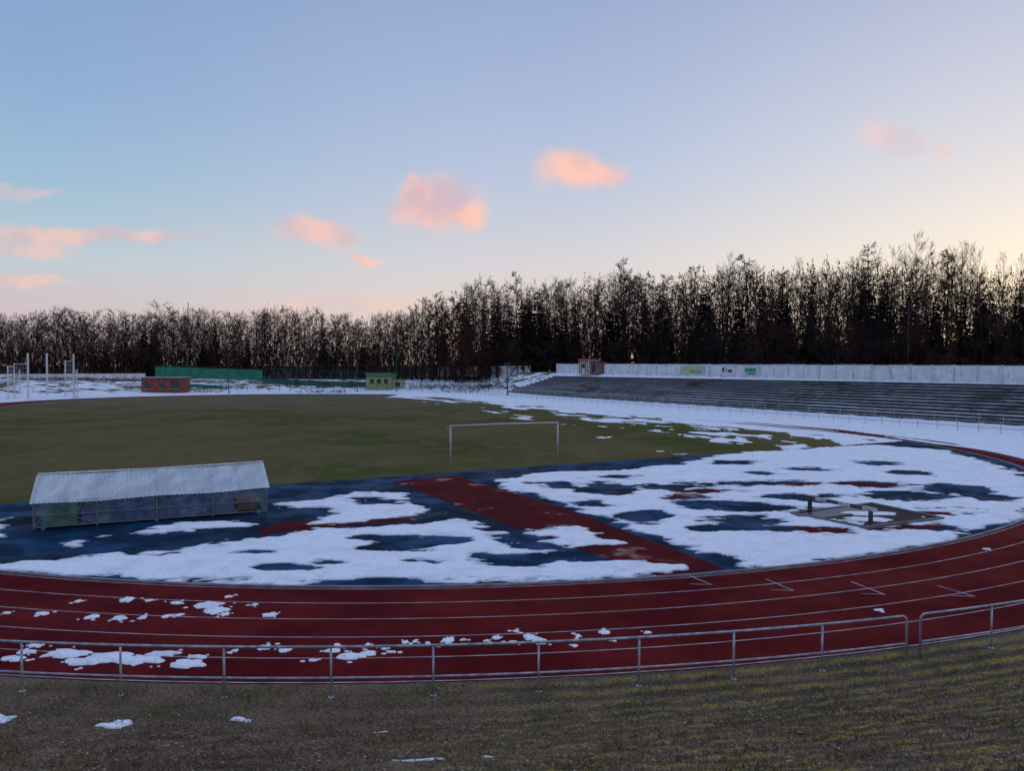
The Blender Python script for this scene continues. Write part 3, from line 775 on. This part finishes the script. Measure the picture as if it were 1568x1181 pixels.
# ------------------------------------------------------------------ forest
M_bark = treemat('bark_dark', (.026, .019, .020))
M_bark2 = treemat('bark_brown', (.046, .029, .026))
M_birch = treemat('bark_birch', (.14, .12, .11))
M_need = treemat('spruce_needles', (.011, .015, .010))
M_bud = treemat('twigs', (.036, .025, .027))
M_bud2 = treemat('twigs_reddish', (.056, .032, .028))
M_thick = treemat('thicket_bark', (.016, .012, .0135), 0.0)
M_rust = treemat('withered_beech_leaves', (.10, .040, .024))
M_sunlit = treemat('twigs_painted_sunlit', (.24, .19, .15))  # sunlit brightness painted into the bark and twig colour of the rear crowns
def bare_tree(seed, H=18., nb=24, low=.25, up=1.0, twr=.02, mats=None, sp_=.30, leafy=False, n2=6, n3=6, peak=.75):
    rnd = random.Random(seed); mb = MB()
    def rv(k): return Vector((rnd.uniform(-k, k), rnd.uniform(-k, k), rnd.uniform(-k, k)))
    P = []; x = Vector((0, 0, -.3)); n = 9; lean = rv(.05)
    for i in range(n+1):
        P.append(x.copy()); x = x+Vector((lean.x+rnd.uniform(-.07, .07), lean.y+rnd.uniform(-.07, .07), 1)).normalized()*(H+.3)/n
    rad = [.14*(1-i/n)**.8+.012 for i in range(n+1)]
    mb.tube(P, rad, 5, 0, False)
    def at(P, f):
        k = min(int(f*(len(P)-1)), len(P)-2); return P[k].lerp(P[k+1], f*(len(P)-1)-k)
    for b in range(nb):
        hf = low+(1-low)*((b+rnd.random())/nb)**.85
        if hf > .97: hf = .97
        o = at(P, hf); a = rnd.uniform(0, 6.283)
        ln = (1.03-hf)**peak*H*sp_*rnd.uniform(.55, 1.2)+.6
        d = Vector((math.cos(a), math.sin(a), rnd.uniform(.4, 1.4)*up)).normalized()
        q = [o]; 
        for i in range(4):
            q.append(q[-1]+d*ln/4); d = (d+rv(.22)+Vector((0, 0, .10))).normalized()
        r0 = .05*(1.05-hf)+.016
        mb.tube(q, [r0*(1-i/5) for i in range(5)], 3, 0, False)
        for c_ in range(n2):
            f = .2+.8*(c_+rnd.random())/n2; f = min(f, .99); o2 = at(q, f); d2 = ((q[-1]-q[0]).normalized()+rv(.8)+Vector((0, 0, .2))).normalized()
            l2 = ln*.42*rnd.uniform(.6, 1.1)+.15; mid_ = o2+d2*l2*.5; q2 = [o2, mid_, mid_+(d2+rv(.3)+Vector((0, 0, .15))).normalized()*l2*.5]
            sd = d2.cross(rv(1)).normalized()*.02
            mb.add([q2[0]-sd, q2[0]+sd, q2[1]+sd, q2[1]-sd, q2[2]], [(0, 1, 2, 3), (3, 2, 4)], 1)
            for e in range(n3):
                f3 = .1+.9*(e+rnd.random())/n3; o3 = at(q2, min(f3, .99)); d3 = (d2+rv(.95)+Vector((0, 0, .25))).normalized(); l3 = l2*.5*rnd.uniform(.6, 1.2)+.2
                e3 = o3+d3*l3; s3 = d3.cross(rv(1)).normalized()*(.16 if leafy and rnd.random() < .6 else twr)
                mb.add([o3-s3, o3+s3, e3], [(0, 1, 2)], 1)
    return mb.mesh('bare_tree_mesh_%d' % seed, mats or [M_bark, M_bud])
def spruce(seed, H=18., wid=.16):
    rnd = random.Random(seed); mb = MB(); mb.tube([(0, 0, -.3), (0, 0, H*.5), (0, 0, H)], [.2, .12, .02], 6, 0, False)
    nl = 34
    for l in range(nl):
        f = l/nl; z = H*(.08+.90*f); rl = H*wid*(1-f)**1.1+.10
        if rnd.random() < .15*f: continue
        nb = 10 if f < .8 else 6; a0 = rnd.uniform(0, 6)
        for b in range(nb):
            if rnd.random() < .12: continue
            a = a0+6.283*b/nb+rnd.uniform(-.3, .3); ln = rl*rnd.uniform(.5, 1.2); dr = rnd.uniform(.1, .4)*(1-f)
            d = Vector((math.cos(a), math.sin(a), 0)); s_ = Vector((-math.sin(a), math.cos(a), 0))
            o = Vector((0, 0, z+rnd.uniform(-.2, .2))); m1 = o+d*ln*.5+Vector((0, 0, -dr*ln*.6)); e = o+d*ln+Vector((0, 0, -dr*ln*.6+.02*ln)); wd = ln*.2
            mb.add([o, m1+s_*wd, e, m1-s_*wd, m1+Vector((0, 0, -wd*1.3))], [(0, 1, 2, 3), (0, 2, 4)], 1)
            for e2 in range(5):
                g_ = rnd.uniform(.25, 1); c0 = o.lerp(e, g_)+Vector((0, 0, -.1*dr)); w2 = s_*rnd.choice((-1, 1))*wd*rnd.uniform(.8, 1.7)
                mb.add([c0, c0+d*.2, c0+w2+d*.25+Vector((0, 0, -.12-rnd.random()*.2))], [(0, 1, 2)], 1)
    return mb.mesh('spruce_mesh_%d' % seed, [M_bark, M_need])
bare = [bare_tree(i, nb=24+3*(i % 3), low=(.15, .25, .10)[i % 3], sp_=(.33, .27, .38)[i % 3], peak=(.6, .75, .5)[i % 3], mats=[[M_bark, M_bud], [M_bark2, M_bud2]][i % 2], n3=5, twr=.028) for i in range(8)]
birch = [bare_tree(20+i, nb=26, low=.3, sp_=.25, mats=[M_birch, M_bud2], n3=5) for i in range(2)]
larch = [bare_tree(30+i, nb=50, low=.2, up=.2, sp_=.17, n2=5, n3=5, peak=1.05, mats=[M_bark, M_bud], twr=.032) for i in range(2)]
beech = [bare_tree(35, nb=26, low=.12, sp_=.28, leafy=True, mats=[M_bark, M_rust])]
sunlit = [bare_tree(36+i, nb=26, low=.3, sp_=.25, mats=[M_sunlit, M_sunlit], peak=.6) for i in range(2)]
spr = [spruce(40+i, wid=(.16, .13, .19)[i]) for i in range(3)]
bush = [bare_tree(50+i, H=4., nb=18, low=.02, sp_=.6, twr=.012, mats=[M_bark, M_bud2]) for i in range(2)]
fc = bpy.data.collections.new('forest_trees')
def put(me, x, y, h, base=18., fat=None):
    o = bpy.data.objects.new('tree', me); s_ = h/base; fat = fat or random.uniform(.85, 1.45)
    o.scale = (s_*fat, s_*fat, s_); o.rotation_euler = (random.uniform(-.05, .05), random.uniform(-.05, .05), random.uniform(0, 6.283))
    o.location = (x, y, float(gz(x, y))); fc.objects.link(o)
us = [-420, -100, 200, 480, 600, 650, 700, 800, 900, 1000, 1100, 1250, 1400, 1568, 1750, 2000]
ysf = [225, 228, 230, 228, 224, 214, 208, 204, 190, 168, 148, 126, 112, 100, 90, 78]
skyv = [476, 474, 472, 474, 474, 456, 434, 434, 424, 416, 402, 402, 398, 408, 400, 395]
def skyl(u):   # canopy line, uneven along the edge of the wood
    return float(np.interp(u, us, skyv))+5*math.sin(u*.013)+4*math.sin(u*.037+1)+9*mnoise.noise((u*.022, 3.3, 0))+(8 if u > 640 else 3)*mnoise.noise((u*.07, 1.3, 0))
cnt = 0
rowdepth = [0, 4, 9, 15, 22]
for ri_, dp in enumerate(rowdepth):
    u = -300.
    while u < 1900:
        Y0 = float(np.interp(u, us, ysf)); Y = Y0+dp*1.15+random.uniform(-2.2, 2.2)
        sc = 1180/Y
        x = B(u, Y); sv = skyl(u); z0 = float(gz(x, Y))
        hmax = CAMH+(563-sv)/FPX*Y-z0
        h = hmax*random.uniform(.76, .97)
        if random.random() < .06: h = hmax*random.uniform(1.0, 1.09)
        if ri_ == 0: h *= random.uniform(.5, .85)
        if ri_ == 1: h *= random.uniform(.75, 1)
        rn = random.random(); 
        pc = .05+.26*math.exp(-((u-830)/130)**2)+(.10 if u > 950 else 0)+.25*math.exp(-((u-1510)/60)**2)
        if rn < pc: me = random.choice(spr); h *= random.uniform(.85, 1.08)
        elif rn < pc+(.22 if u > 640 else .05): me = random.choice(larch); h *= 1.06
        elif rn < pc+.26 and ri_ < 3: me = random.choice(birch)
        elif 660 < u < 720 and rn > .85 and ri_ < 3: me = beech[0]
        else: me = random.choice(bare)
        put(me, x, Y, h); cnt += 1
        u += sc*random.uniform(1.8, 4.4)
for u, sv in ((1402, 366), (1412, 380), (1350, 388), (1368, 384), (1455, 384), (1470, 378), (1485, 380), (1495, 388), (1535, 392), (1560, 396), (1300, 398), (1230, 400), (1120, 394), (1620, 384), (1700, 380)):
    Y = float(np.interp(u, us, ysf))+random.uniform(42, 56); x = B(u, Y)
    h = CAMH+(563-sv)/FPX*Y-float(gz(x, Y)); put(random.choice(sunlit), x, Y, h, fat=random.uniform(.55, .8))
for dp in (-3, 1, 6):
    u = -300.
    while u < 1900:
        Y = float(np.interp(u, us, ysf))+dp+random.uniform(-1, 1); x = B(u, Y)
        h = random.uniform(1.8, 3.6) if dp < 0 else random.uniform(3, 8)
        put(random.choice(bush), x, Y, h, 4.); u += 1180/Y*random.uniform(1.6, 3.4); cnt += 1
# dense brushwood and branches deep inside the wood
nT = 170000; rs = np.random.RandomState(5)
uu = rs.uniform(-420, 2000, nT); YY = np.interp(uu, us, ysf)+rs.uniform(14, 40, nT); XX = (uu-784)/FPX*YY; ZZ = gz(XX, YY)
svu = np.array([skyl(q) for q in np.arange(-420, 2001, 2)]); sv = np.interp(uu, np.arange(-420, 2001, 2), svu)
hm = (CAMH+(563-sv)/FPX*YY-ZZ)*.93*(1+.05*np.sin(uu*.31)+.04*np.sin(uu*.83)+.03*np.sin(uu*1.7))
f = rs.rand(nT)**.75; zc_ = ZZ+hm*f; ss_ = rs.uniform(.22, .8, nT)*(1.05-f*.66)*np.where(YY < 150, .72, 1)
tv = np.empty((nT*3, 3))
for k in range(3):
    tv[k::3, 0] = XX+rs.uniform(-1, 1, nT)*ss_*.6; tv[k::3, 1] = YY+rs.uniform(-1, 1, nT)*ss_*.4; tv[k::3, 2] = zc_+rs.uniform(-1, 1, nT)*ss_*1.9
tm = bpy.data.meshes.new('thicket'); tm.vertices.add(nT*3); tm.vertices.foreach_set('co', tv.ravel()); tm.loops.add(nT*3); tm.loops.foreach_set('vertex_index', np.arange(nT*3))
tm.polygons.add(nT); tm.polygons.foreach_set('loop_start', np.arange(nT)*3); tm.polygons.foreach_set('loop_total', np.full(nT, 3)); tm.update(calc_edges=True); tm.materials.append(M_thick)
th = bpy.data.objects.new('thicket', tm); fc.objects.link(th)
print('TREES', cnt)
fe = bpy.data.objects.new('distant_forest', None); fe.instance_type = 'COLLECTION'; fe.instance_collection = fc; scene.collection.objects.link(fe)

# ------------------------------------------------------------------ foreground grass tufts and leaves
rnd = np.random.RandomState(3)
n = 130000
gx = rnd.uniform(-9, 10, n); gy = rnd.uniform(5.5, 16.5, n)
rr = np.hypot(gx-C[0], gy-C[1]); k = (rr > 43.0)
clump = fbm(gx*2, gy*2, 77, 3) > rnd.uniform(-1.2, .6, n); k &= clump
gx = gx[k]; gy = gy[k]; g0 = gz(gx, gy); gzz = g0+bankrough(gx, gy)*(g0 > .02)
n = len(gx); a = rnd.uniform(0, 6.283, n); hh = rnd.uniform(.02, .085, n); la = rnd.uniform(0, 6.283, n); ll = rnd.uniform(.02, .10, n); wd = .006
v = np.empty((n*3, 3)); v[0::3] = np.stack([gx-wd*np.cos(a), gy-wd*np.sin(a), gzz-.01], 1); v[1::3] = np.stack([gx+wd*np.cos(a), gy+wd*np.sin(a), gzz-.01], 1)
v[2::3] = np.stack([gx+ll*np.cos(la), gy+ll*np.sin(la), gzz+hh], 1)
me = bpy.data.meshes.new('grass_tufts'); me.from_pydata(v.tolist(), [], np.arange(n*3).reshape(-1, 3).tolist())
m = M_ground.copy(); m.name = 'dry_grass_blades'; me.materials.append(m)
at_ = me.attributes.new('snow', 'FLOAT', 'POINT'); at_.data.foreach_set('value', np.full(n*3, -2.))
scene.collection.objects.link(bpy.data.objects.new('grass_tufts', me))
mb = MB()
for i in range(9000):
    x = random.uniform(-9, 11); y = random.uniform(5.5, 16)
    r_ = math.hypot(x-C[0], y-C[1])
    if r_ < 42.9 + abs(random.gauss(0, .3)): continue
    z = float(gz(x, y))+.025+random.random()*.025; s_ = random.uniform(.012, .034); a = random.random()*6.283
    pts = []
    for j, rr_ in enumerate((1, .55, .9, .5, 1, .6)):
        q = a+j*1.047; pts.append((x+math.cos(q)*s_*rr_, y+math.sin(q)*s_*rr_*.8, z+random.uniform(-.006, .012)))
    mb.add(pts, [(0, 1, 2), (0, 2, 3), (0, 3, 5), (3, 4, 5)], random.choice((0, 0, 0, 0, 1, 1, 2)))
mb.obj('fallen_leaves', [simple('leaf_brown', (.17, .085, .045), .8), simple('leaf_tan', (.27, .18, .12), .8), simple('leaf_grey', (.30, .24, .20), .8)])

# ------------------------------------------------------------------ world
SUN_EL, SUN_AZ = R(5), R(48)
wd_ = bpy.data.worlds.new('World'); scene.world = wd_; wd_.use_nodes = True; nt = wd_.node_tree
for n_ in list(nt.nodes): nt.nodes.remove(n_)
out = N(nt, 'ShaderNodeOutputWorld')
sky = N(nt, 'ShaderNodeTexSky', sky_type='NISHITA'); sky.sun_disc = False; sky.sun_elevation = SUN_EL; sky.sun_rotation = SUN_AZ; sky.air_density = 1.0; sky.dust_density = .6
bg1 = N(nt, 'ShaderNodeBackground'); nt.links.new(sky.outputs[0], bg1.inputs[0]); bg1.inputs[1].default_value = .02
tc = N(nt, 'ShaderNodeTexCoord'); sep = N(nt, 'ShaderNodeSeparateXYZ'); nt.links.new(tc.outputs['Generated'], sep.inputs[0])
X_, Y_, Z_ = sep.outputs
def lin(c): return tuple(((v/255)/12.92 if v/255 <= .04045 else ((v/255+.055)/1.055)**2.4) for v in c)
def ramp(fac, stops):
    r_ = N(nt, 'ShaderNodeValToRGB'); nt.links.new(fac, r_.inputs[0]); e = r_.color_ramp.elements
    while len(e) < len(stops): e.new(.5)
    for el, (p_, c_) in zip(e, stops): el.position = p_; el.color = (*lin(c_), 1)
    return r_.outputs[0]
left = ramp(Z_, [(0, (200, 182, 190)), (.07, (204, 188, 196)), (.12, (186, 200, 210)), (.20, (156, 188, 212)), (.30, (140, 171, 210)), (.45, (126, 155, 198)), (1, (108, 134, 176))])
mid = ramp(Z_, [(0, (222, 198, 190)), (.08, (222, 204, 200)), (.14, (208, 204, 212)), (.24, (182, 193, 218)), (.33, (166, 182, 215)), (.45, (148, 166, 204)), (1, (122, 140, 178))])
right = ramp(Z_, [(0, (248, 226, 198)), (.09, (243, 226, 206)), (.16, (230, 220, 214)), (.26, (207, 207, 219)), (.36, (186, 191, 214)), (.45, (166, 174, 205)), (1, (130, 144, 180))])
az = math_(nt, 'ARCTAN2', X_, Y_)   # 0 ahead, + to the right
f1 = mrange(nt, az, -.62, .0); f2 = mrange(nt, az, .0, .62)
grad = mixc(nt, f2, mixc(nt, f1, left, mid), right)
# clouds: directions (tan azimuth, tan elevation)
ysafe = math_(nt, 'MAXIMUM', Y_, .05)
ca_ = math_(nt, 'DIVIDE', X_, ysafe); cb_ = math_(nt, 'DIVIDE', Z_, ysafe)
cmb = N(nt, 'ShaderNodeCombineXYZ'); nt.links.new(ca_, cmb.inputs[0]); nt.links.new(cb_, cmb.inputs[1])
def cn(scale, detail, off):
    n_ = N(nt, 'ShaderNodeTexNoise'); n_.inputs['Scale'].default_value = scale; n_.inputs['Detail'].default_value = detail; n_.inputs['Roughness'].default_value = .55
    ad = N(nt, 'ShaderNodeVectorMath', operation='ADD'); ad.inputs[1].default_value = off; nt.links.new(cmb.outputs[0], ad.inputs[0]); nt.links.new(ad.outputs[0], n_.inputs['Vector']); return n_
wn = cn(14, 4, (3, 2, 0))
wsub = N(nt, 'ShaderNodeVectorMath', operation='SUBTRACT'); nt.links.new(wn.outputs['Color'], wsub.inputs[0]); wsub.inputs[1].default_value = (.5, .5, .5)
wsc = N(nt, 'ShaderNodeVectorMath', operation='MULTIPLY'); nt.links.new(wsub.outputs[0], wsc.inputs[0]); wsc.inputs[1].default_value = (.075, .05, 0)
wadd = N(nt, 'ShaderNodeVectorMath', operation='ADD'); nt.links.new(cmb.outputs[0], wadd.inputs[0]); nt.links.new(wsc.outputs[0], wadd.inputs[1])
clouds = [(668, 306, 80, 46, 1.0, .1), (640, 292, 42, 28, 1, 0), (715, 325, 38, 36, 1, 0), (888, 262, 84, 30, 1, -.12), (925, 268, 38, 28, .95, 0), (840, 262, 30, 32, .4, 0), (488, 358, 66, 26, .75, -.15), (562, 396, 32, 12, .9, -.1),
          (110, 362, 250, 15, .65, .0), (250, 358, 44, 14, .65, 0), (30, 382, 105, 17, .6, 0), (30, 432, 80, 13, .55, 0), (30, 300, 60, 12, .35, 0), (1368, 214, 66, 32, .42, 0), (1440, 235, 22, 17, .4, 0), (520, 468, 160, 14, .3, 0)]
tot = None
for (u, v_, a_, b_, op, rot) in clouds:
    mp = N(nt, 'ShaderNodeVectorMath', operation='SUBTRACT'); nt.links.new(wadd.outputs[0], mp.inputs[0]); mp.inputs[1].default_value = ((u-784)/FPX, (563-v_)/FPX, 0)
    m2 = N(nt, 'ShaderNodeVectorMath', operation='MULTIPLY'); nt.links.new(mp.outputs[0], m2.inputs[0]); m2.inputs[1].default_value = (FPX/a_, FPX/b_, 0)
    if rot:
        vr = N(nt, 'ShaderNodeVectorRotate', rotation_type='Z_AXIS'); nt.links.new(mp.outputs[0], vr.inputs[0]); vr.inputs['Angle'].default_value = -rot; nt.links.new(vr.outputs[0], m2.inputs[0])
    le = N(nt, 'ShaderNodeVectorMath', operation='LENGTH'); nt.links.new(m2.outputs[0], le.inputs[0])
    k_ = mrange(nt, le.outputs['Value'], .34, 1.15, op, 0)
    tot = k_ if tot is None else math_(nt, 'MAXIMUM', tot, k_)
front = mrange(nt, Y_, .1, .3)
dn = cn(11, 3, (7, 1, 0)).outputs['Fac']
dens = math_(nt, 'MULTIPLY', math_(nt, 'MULTIPLY', tot, front), mrange(nt, dn, .25, .6, .7, 1))
cc = mixc(nt, mrange(nt, dn, .36, .60), lin((214, 176, 184)), lin((252, 196, 178)))
grad = mixc(nt, dens, grad, cc)
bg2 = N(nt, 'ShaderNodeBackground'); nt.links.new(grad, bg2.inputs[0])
zb_ = mrange(nt, Z_, .5, .95, .97, 2.0)    # out-of-view sky overhead boosted, added to light the snow and ground
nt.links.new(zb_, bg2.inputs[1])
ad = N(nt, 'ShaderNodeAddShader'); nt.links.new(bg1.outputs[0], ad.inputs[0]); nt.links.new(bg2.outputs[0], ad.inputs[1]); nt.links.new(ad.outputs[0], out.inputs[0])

sl = bpy.data.lights.new('sun', 'SUN'); sl.energy = .25; sl.angle = R(12); sl.color = (1, .82, .68)
so = bpy.data.objects.new('sun', sl); scene.collection.objects.link(so)
vd = Vector((math.sin(SUN_AZ)*math.cos(SUN_EL), math.cos(SUN_AZ)*math.cos(SUN_EL), math.sin(SUN_EL)))
so.rotation_euler = (-vd).to_track_quat('-Z', 'Y').to_euler()

# ------------------------------------------------------------------ camera
cd = bpy.data.cameras.new('camera'); cd.sensor_width = 36; cd.sensor_fit = 'HORIZONTAL'; cd.lens = FPX/1568*36; cd.clip_end = 12000; cd.clip_start = .05
co = bpy.data.objects.new('camera', cd); scene.collection.objects.link(co); co.location = (0, 0, CAMH); co.rotation_euler = (math.pi/2-TH, 0, 0)
scene.camera = co
scene.view_settings.view_transform = 'Standard'; scene.view_settings.look = 'None'; scene.view_settings.exposure = 0
